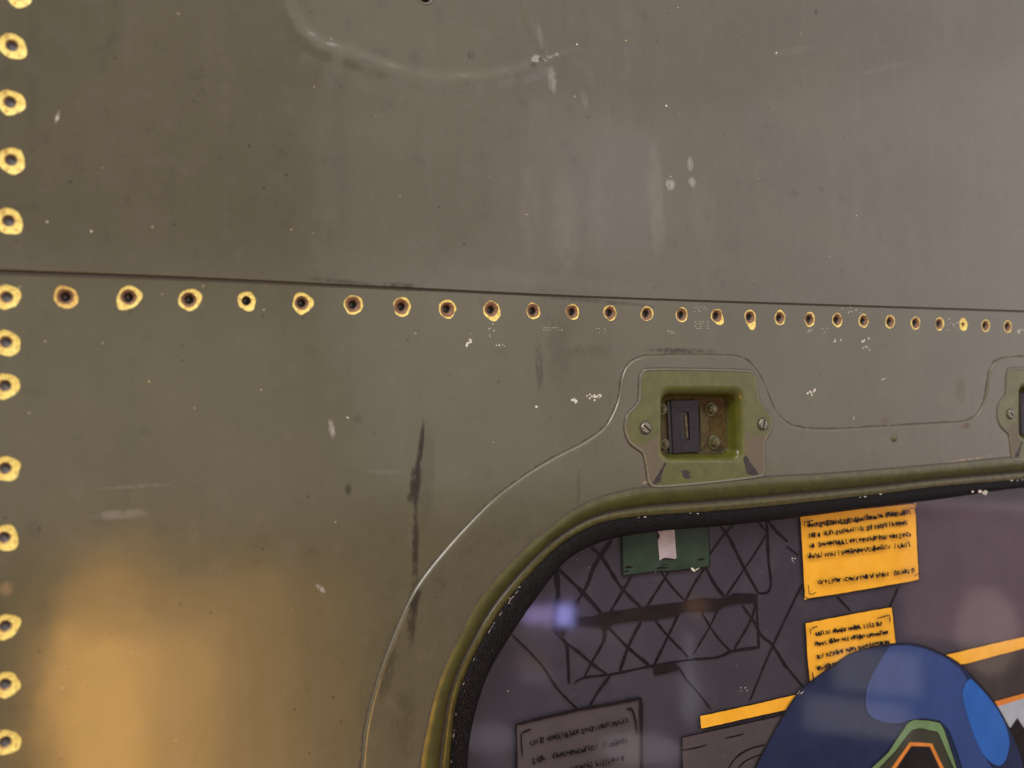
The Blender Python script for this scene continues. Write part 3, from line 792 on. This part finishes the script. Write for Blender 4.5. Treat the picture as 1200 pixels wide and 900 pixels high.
for (gx, gy, nx, ny, s, lean) in ((635,384,9,2,3.1,1), (699,385,4,3,3.0,1), (812,377,7,4,3.0,1), (814,360,6,3,2.9,1), (783,388,4,2,2.9,1)):
    for j in range(ny):
        for i in range(nx):
            if rd.random() < .6: blob(ch, gx+i*s+(s/2 if j % 2 else 0), gy+j*s*.85, .65*rd.uniform(.5,1.2), .6*rd.uniform(.5,1.1), M_white, rd, 6)
for _ in range(18):
    x, y = rd.uniform(20,1190), rd.uniform(392,890)
    if x > 420 and y > 560: continue
    if 720 < x < 910 and y > 405: continue
    blob(ch, x, y, rd.uniform(.4,.9), rd.uniform(.4,.9), M_ychip if rd.random() < .5 else M_white, rd, 6)
for x, y in ((53,400),(120,402),(34,484),(228,478),(23,336.5),(190,345),(238,335),(309,363),(306,457)): blob(ch, x, y, 1.25, 1.25, M_fleck, rd, 8)
ch.build('paint_flecks', lower, 'stuff')
cu = Flat(UP-.00006, .0000005); ch = cu
for _ in range(12): blob(cu, rd.uniform(40,1190), rd.uniform(5,310), rd.uniform(.35,.8), rd.uniform(.35,.8), M_ychip if rd.random() < .4 else M_white, rd, 6)
for x, y in ((388,46),(781,124),(676,52),(910,62),(107,271),(55,260)): blob(cu, x, y, 1.3, 1.3, M_white, rd, 7)
cu.build('paint_flecks', upper, 'stuff')
# worn bright nicks along frame and seal, plus strokes painted as edge glints
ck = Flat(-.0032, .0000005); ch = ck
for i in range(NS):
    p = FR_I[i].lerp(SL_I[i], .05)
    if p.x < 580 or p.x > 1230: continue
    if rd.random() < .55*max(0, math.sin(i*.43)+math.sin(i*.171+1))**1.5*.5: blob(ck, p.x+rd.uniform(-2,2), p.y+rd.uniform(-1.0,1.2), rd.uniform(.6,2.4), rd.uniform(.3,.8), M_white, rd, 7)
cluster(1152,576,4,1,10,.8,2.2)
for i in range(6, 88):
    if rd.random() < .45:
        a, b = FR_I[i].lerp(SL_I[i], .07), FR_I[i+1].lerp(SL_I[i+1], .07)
        if 690 < a.y < 930: ck.stroke([a.lerp(b, rd.uniform(0,.3)), a.lerp(b, rd.uniform(.6,1))], rd.uniform(.5,1.5), M_scuff_glint, 0, .3, rd)
ck.build('worn_nicks_and_glints', frame, 'stuff')

gk = Flat(GD-.00006, .0000005); ch = gk
cluster(815,668,3,1,6,.6,1.5); cluster(812,667,1,1,2,1.2,1.8); cluster(870,812,7,4,4,.7,1.2, M_fleck); cluster(930,655,1.5,3,6,.4,.9); cluster(937,812,2,2,5,.4,.9); cluster(595,810,.5,.5,1,.6,.9)  # white and dull flecks paint the sparkles; the scattered ones below are dust
for _ in range(22): blob(gk, rd.uniform(600,1190), rd.uniform(650,895), rd.uniform(.25,.6), rd.uniform(.25,.6), M_fleck, rd, 6)
gk.build('glint_and_dust_specks', frame, 'stuff')

# ------------------------------------------------------------------ the painted picture behind the glass
PD = .0130
pic = thing('painted_picture', 'comic style painted cockpit picture with yellow notices and a blue helmet behind the window glass', 'picture', P(850, 1100)+Vector((0, PD, 0)))
gb = [Vector((p.x-26, p.y-26)) for p in SL_I]+[Vector((BOUND_R, BOUND_B)), Vector((SL_I[0].x-40, BOUND_B))]
vsf = [P(p.x, p.y)+Vector((0,PD,0)) for p in gb]; n = len(vsf)
vs = vsf+[v+Vector((0,.004,0)) for v in vsf]
fs = [tuple(range(n)), tuple(reversed(range(n, 2*n)))]+[(k, n+k, n+(k+1) % n, (k+1) % n) for k in range(n)]
link('board', mesh('board', vs, fs, I_back, smooth=False), pic)
L1 = PD-.0003
def K(x, y): return (640+x/4.286, 600+y/4.286)
def T(x, y): return (800+x/2.6475, 560+y/2.6475)
def U(x, y): return (880+x/3.75, 730+y/3.75)
def V6(x, y): return (590+x/6.316, 780+y/6.316)
def X4(x, y): return (920+x/6, 570+y/6)
rd = random.Random(5)
def scribble(fl, a, b, h, mat, w=1.35, dens=1.0, rd=rd):
    "hand-drawn mock lettering between two points"
    a = Vector(a); b = Vector(b); d = (b-a); L = d.length; e = d/L; up = Vector((e.y, -e.x))
    s = 0
    while s < L:
        g = rd.choice('lnumoevzcwtdhr'); wd = h*rd.uniform(.45,.85)
        if rd.random() < .10: s += h*.45; continue
        o = a+e*s; j = rd.uniform(-.12,.12)*h
        def q(u, v): r = o+e*(u*wd)+up*(v*h+j); return (r.x, r.y)
        G = {'l':[(0,0),(.2,1.1)], 'n':[(0,0),(.1,.8),(.5,.9),(.7,.1)], 'u':[(0,.8),(.1,.1),(.6,.1),(.8,.9)], 'm':[(0,0),(.15,.8),(.4,.2),(.6,.8),(.9,0)], 'o':[(.1,.4),(.4,.8),(.7,.4),(.4,.05),(.1,.4)],
             'e':[(.1,.4),(.7,.5),(.4,.85),(.1,.4),(.5,.0)], 'v':[(0,.8),(.35,0),(.8,.9)], 'z':[(0,.8),(.7,.8),(.1,.05),(.8,.1)], 'c':[(.7,.8),(.2,.7),(.15,.2),(.7,.05)], 'w':[(0,.8),(.2,0),(.45,.6),(.65,0),(.9,.8)],
             't':[(.3,1.1),(.35,0),(.7,.1)], 'd':[(.6,1.1),(.6,0),(.1,.2),(.3,.6),(.6,.5)], 'h':[(.1,1.1),(.1,0),(.4,.6),(.7,0)], 'r':[(.1,.8),(.15,0),(.3,.6),(.7,.8)]}[g]
        fl.stroke([q(u+rd.uniform(-.1,.1), v+rd.uniform(-.12,.12)) for u, v in G], w*rd.uniform(.7,1.35), mat, 3, .3, rd)
        s += wd*rd.uniform(.75,1.05)/dens

# netting and straps drawn in line
NL = 0
W = 2.2
for pts, w in (
 ([(45,270),(60,400),(48,520),(45,600),(85,640),(105,680),(115,862)],(4.6,2.6)), ([(60,285),(180,400),(275,505)],(3.6,3.0)), ([(330,140),(245,265),(205,370),(140,475)],(3.6,2.4)),
 ([(225,175),(290,240),(370,370),(475,478)],(3.0,3.0)), ([(430,320),(380,405),(320,505)],2.2), ([(620,295),(560,390),(505,475)],2.2), ([(575,300),(640,385),(695,445)],2.2),
 ([(795,285),(745,360),(700,445)],2.0), ([(803,280),(845,360),(895,425)],2.8), ([(815,225),(880,130),(945,60)],2.0), ([(868,60),(920,130),(1000,290),(1068,408)],(2.4,2.4)),
 ([(1112,105),(1060,190),(1000,280),(905,420)],1.8), ([(1108,40),(1112,130),(1118,250),(1130,360),(1112,404),(1065,408)],2.2), ([(1060,45),(1112,105)],1.8), ([(1112,40),(1160,100),(1215,150)],2.2),
 ([(288,570),(292,640),(232,750),(190,832)],(3.4,1.8)), ([(320,585),(410,680),(525,775)],(2.4,3.0)), ([(478,550),(420,660),(370,800)],2.4), ([(545,540),(610,620),(715,728)],2.2),
 ([(665,515),(610,630),(545,765)],2.2), ([(780,500),(820,570),(870,640),(925,698)],1.9), ([(862,490),(828,565),(735,720)],1.8), ([(1052,455),(1030,540),(945,688)],2.0),
 ([(985,468),(1050,560),(1080,620),(1140,670),(1205,785)],2.2), ([(1055,430),(1062,560),(1070,685)],1.8), ([(100,660),(160,700),(240,770),(305,812)],2.6),
 ([(140,862),(190,832),(330,815),(450,790),(520,775),(640,755),(740,740),(860,730),(940,698),(1072,680)],(2.0,2.6)), ([(665,775),(690,820),(715,862)],1.8), ([(330,812),(300,862)],2.2)):
    ln = Flat(L1-.00001*NL); NL += 1; ln.stroke([K(*p) for p in pts], (w[0]*1.35, w[1]*1.35) if isinstance(w, tuple) else w*1.35, I_line, 4, .30); ln.build('netting_line', pic)
for pts, w in (([(940,685),(906,756),(879,821)],1.7), ([(905,756),(925,785),(942,806)],1.9), ([(922,640),(936,651)],2.0), ([(800,792),(815,808),(833,831)],1.6), ([(981,699),(997,716)],2.0), ([(1053,688),(1043,711)],1.8),
    ([(590,734),(633,777),(653,807),(677,831)],(1.6,2.6)), ([(714,793),(702,809),(690,829)],(2.4,2.0)), ([(1130,758),(1131,770)],1.6)):
    ln = Flat(L1-.00001*NL); NL += 1; ln.stroke(pts, (w[0]*1.35, w[1]*1.35) if isinstance(w, tuple) else w*1.35, I_line, 4, .28); ln.build('netting_line', pic)
# thick bar and clip across the netting
f = Flat(L1-.0012)
top = [(140,528),(250,522),(270,506),(400,490),(520,470),(690,450),(780,430),(860,436),(900,430),(945,408),(1062,410)]
bot = [(1062,456),(960,460),(890,475),(858,505),(832,496),(780,500),(690,500),(660,522),(560,540),(430,548),(335,562),(320,590),(290,600),(270,575),(150,580)]
f.poly([K(*p) for p in top+bot], I_bar); f.poly([K(*p) for p in ((540,768),(655,760),(668,795),(545,822))], I_bar)
f.poly([K(*p) for p in ((44,586),(118,572),(96,622),(70,640),(52,612))], I_bar)
f.build('strap_bar', pic)
# green box with white tab
f = Flat(L1-.0016)
f.poly([K(*p) for p in ((380,20),(815,-10),(820,275),(640,298),(440,312),(385,325))], I_grn)
f.stroke([K(*p) for p in ((388,322),(440,314),(560,300),(640,297),(822,276))], 2.0, I_line); f.stroke([K(*p) for p in ((380,40),(386,325))], 1.4, I_line); f.stroke([K(*p) for p in ((815,0),(822,276))], 1.2, I_line)
for p in (((388,282),(410,268),(442,276),(420,284)), ((548,285),(575,272),(622,278),(600,285),(570,290)), ((576,264),(605,258),(610,266),(590,268)), ((755,240),(780,230),(800,236),(778,246)), ((390,300),(405,290),(420,298),(400,304)), ((800,80),(815,72),(818,84))):
    f.poly([K(*q) for q in p], I_line)
gbx = f.build('green_box', pic)
f = Flat(L1-.0022)
f.poly([K(*p) for p in ((562,20),(640,20),(648,140),(655,232),(630,240),(600,236),(570,243),(562,150))], I_wht)
f.stroke([K(*p) for p in ((578,242),(600,234),(640,238))], 2.0, I_line); f.stroke([K(*p) for p in ((560,105),(566,120),(562,136))], 2.2, I_line)
f.build('white_tab', gbx)
# yellow notices
def notice(poly, rows, brackets, bh):
    f = Flat(L1-.0016); f.poly(poly, I_yel)
    f.stroke(list(poly)+[poly[0]], 1.4, I_line, 0, .35)
    o = f.build('yellow_notice', pic)
    g = Flat(L1-.0026)
    for (a, b, h) in rows: scribble(g, a, b, h, I_line)
    for pts in brackets: g.stroke(pts, 1.3, I_line, 0, .3)
    g.build('lettering', o)
notice([X4(105,212),X4(500,160),X4(920,117),X4(930,400),X4(945,660),X4(560,728),X4(137,796),X4(120,480)],
  [(X4(162,290),X4(425,258),5.2),(X4(432,262),X4(860,196),5.6),(X4(170,360),X4(860,268),5.4),(X4(172,430),X4(865,350),5.2),(X4(160,508),X4(860,420),5.6),(X4(225,690),X4(885,606),5.6)],
  [[X4(122,280),X4(120,252),X4(185,236)],[X4(862,152),X4(902,148),X4(900,192)],[X4(150,690),X4(158,765),X4(205,742)],[X4(925,565),X4(928,610),X4(895,628)]], 5)
notice([T(380,450),T(520,422),T(650,399),T(662,515),T(600,600),T(395,650),T(386,560)],
  [(T(415,490),T(612,458),4.8),(T(412,520),T(634,484),4.8),(T(410,562),T(636,512),5.0),(T(412,598),T(480,580),4.8)],
  [[T(395,486),T(392,468),T(415,460)],[T(600,436),T(640,424),T(640,450)],[T(400,600),T(404,640)]], 5)
# grey notice at the lower left
f = Flat(L1-.0016)
f.poly([V6(100,440),V6(560,325),V6(1015,245),V6(1015,1300),V6(105,1300)], I_box)
o = f.build('grey_notice', pic)
g = Flat(L1-.0026)
g.stroke([V6(95,1300),V6(95,600),V6(90,435)], 3.2, I_line, 0, .25); g.stroke([V6(88,437),V6(300,385),V6(560,325),V6(760,290),V6(1022,240)], (3.4,4.6), I_line); g.stroke([V6(1018,240),V6(1022,600),V6(1022,1300)], (4.4,3.6), I_line, 0)
g.stroke([V6(140,680),V6(128,500),V6(205,470)], (1.4,2.6), I_line, 0); g.stroke([V6(915,325),V6(950,320),V6(975,400),V6(990,510)], (3.6,1.2), I_line)
for a, b in (((205,590),(910,425)),((215,722),(905,570)),((215,850),(915,695)),((215,985),(915,825)),((215,1110),(915,950))):
    scribble(g, V6(*a), V6(*b), 6.4, I_line, 1.35)
g.build('lettering', o)
# grey block at the bottom, left of the helmet
f = Flat(L1-.0016)
f.poly([(799,864),(860,850),(935,834),(935,1000),(801,1000)], I_box)
f.stroke([(799,864),(860,850.5),(930,835)], 1.8, I_line); f.stroke([(799,864),(800,930),(801,1000)], 1.8, I_line)
f.stroke([T(-10,846),T(40,838),T(76,828)], 1.8, I_line); f.stroke([T(130,808),T(160,802),T(190,794)], 2.0, I_line)
f.stroke([T(140,905),T(165,868),T(205,842),T(255,828)], 2.4, I_line); f.stroke([T(170,905),T(195,878),T(250,855)], 2.0, I_line)
f.build('grey_block', pic)
# yellow bands either side of the helmet
for poly in ([T(52,738),T(200,706),T(364,668),T(385,700),T(330,720),T(190,750),T(56,781)], [T(815,548),T(940,518),T(1059,491),T(1330,430),T(1330,468),T(1059,531),T(950,560),T(866,582),T(830,575)]):
    f = Flat(L1-.0016); f.poly(poly, I_yel); f.stroke(list(poly)+[poly[0]], 1.6, I_line, 0, .3); f.build('yellow_band', pic)
f = Flat(L1-.0014)
f.poly([T(866,584),T(1059,533),T(1330,470),T(1330,600),T(1059,666),T(960,698)], I_brn)
f.build('seat_panel', pic)
f = Flat(L1-.0018)
f.poly([T(960,712),T(1059,684),T(1330,612),T(1330,900),T(1120,900),T(1040,800),T(1000,760)], I_sky)
f.poly([T(960,694),T(1059,667),T(1330,596),T(1330,614),T(1059,684),T(968,712)], I_org); f.stroke([T(960,694),T(1059,667),T(1330,596)], 1.2, I_line, 0)
f.poly([T(1012,782),T(1038,744),T(1062,780),T(1100,800),T(1130,1000),T(1050,1000)], I_bar)
f.build('window_view', pic)
# helmet
f = Flat(L1-.0030)
HEL = [U(*p) for p in ((-60,820),(20,635),(80,520),(150,395),(215,300),(280,245),(360,190),(430,140),(520,110),(620,93),(700,90),(770,105),(850,140),(930,190),(990,255),(1050,320),(1095,390),(1140,470),(1180,560),(1205,660),(1225,820),(1220,1000),(-110,1000))]
HELc = crom(HEL[:-2], 4)+[Vector(p) for p in HEL[-2:]]
f.poly([tuple(p) for p in HELc], I_blu); f.stroke(HEL[:-1], 1.7, I_line, 4, .25)
hel = f.build('pilot_helmet', pic)
f = Flat(L1-.0040)
p1 = [U(*p) for p in ((612,102),(585,140),(560,180),(530,235),(508,290),(502,350),(512,395),(535,418),(590,438),(650,442),(700,425),(760,418),(830,428),(870,470),(905,560),(930,640),(1060,640),(1010,560),(985,470),(960,380),(935,320),(930,280),(950,250),(915,195),(850,152),(770,115),(690,98))]
f.poly(p1, I_bl2); f.build('highlight', hel)
f = Flat(L1-.0042)
p2 = [U(*p) for p in ((960,248),(935,280),(932,330),(950,400),(975,480),(1010,560),(1045,605),(1085,628),(1115,610),(1132,560),(1135,510),(1115,440),(1070,360),(1020,300),(985,262))]
f.poly([tuple(p) for p in crom(p2, 3, True)], I_bl3); f.build('highlight', hel)
f = Flat(L1-.0046)
f.poly([U(*p) for p in ((400,760),(530,636),(600,572),(690,438),(715,424),(780,428),(832,438),(850,468),(905,636),(940,760))], I_lgr)
f.stroke([U(*p) for p in ((400,760),(530,636),(600,572),(690,438),(715,424),(780,428),(832,438),(850,468),(905,636),(940,760))], 1.0, I_line, 0)
f.poly([U(*p) for p in ((440,760),(568,636),(640,560),(705,474),(745,463),(822,482),(888,636),(925,760))], I_olv)
f.stroke([U(*p) for p in ((440,760),(568,636),(640,560),(705,474),(745,463),(822,482),(888,636),(925,760))], 1.2, I_line, 0)
f.poly([U(*p) for p in ((510,760),(616,640),(698,524),(750,526),(796,530),(848,640),(880,760))], I_org)
f.poly([U(*p) for p in ((540,760),(636,640),(704,541),(786,543),(832,640),(862,760))], I_line)
f.build('visor', hel)
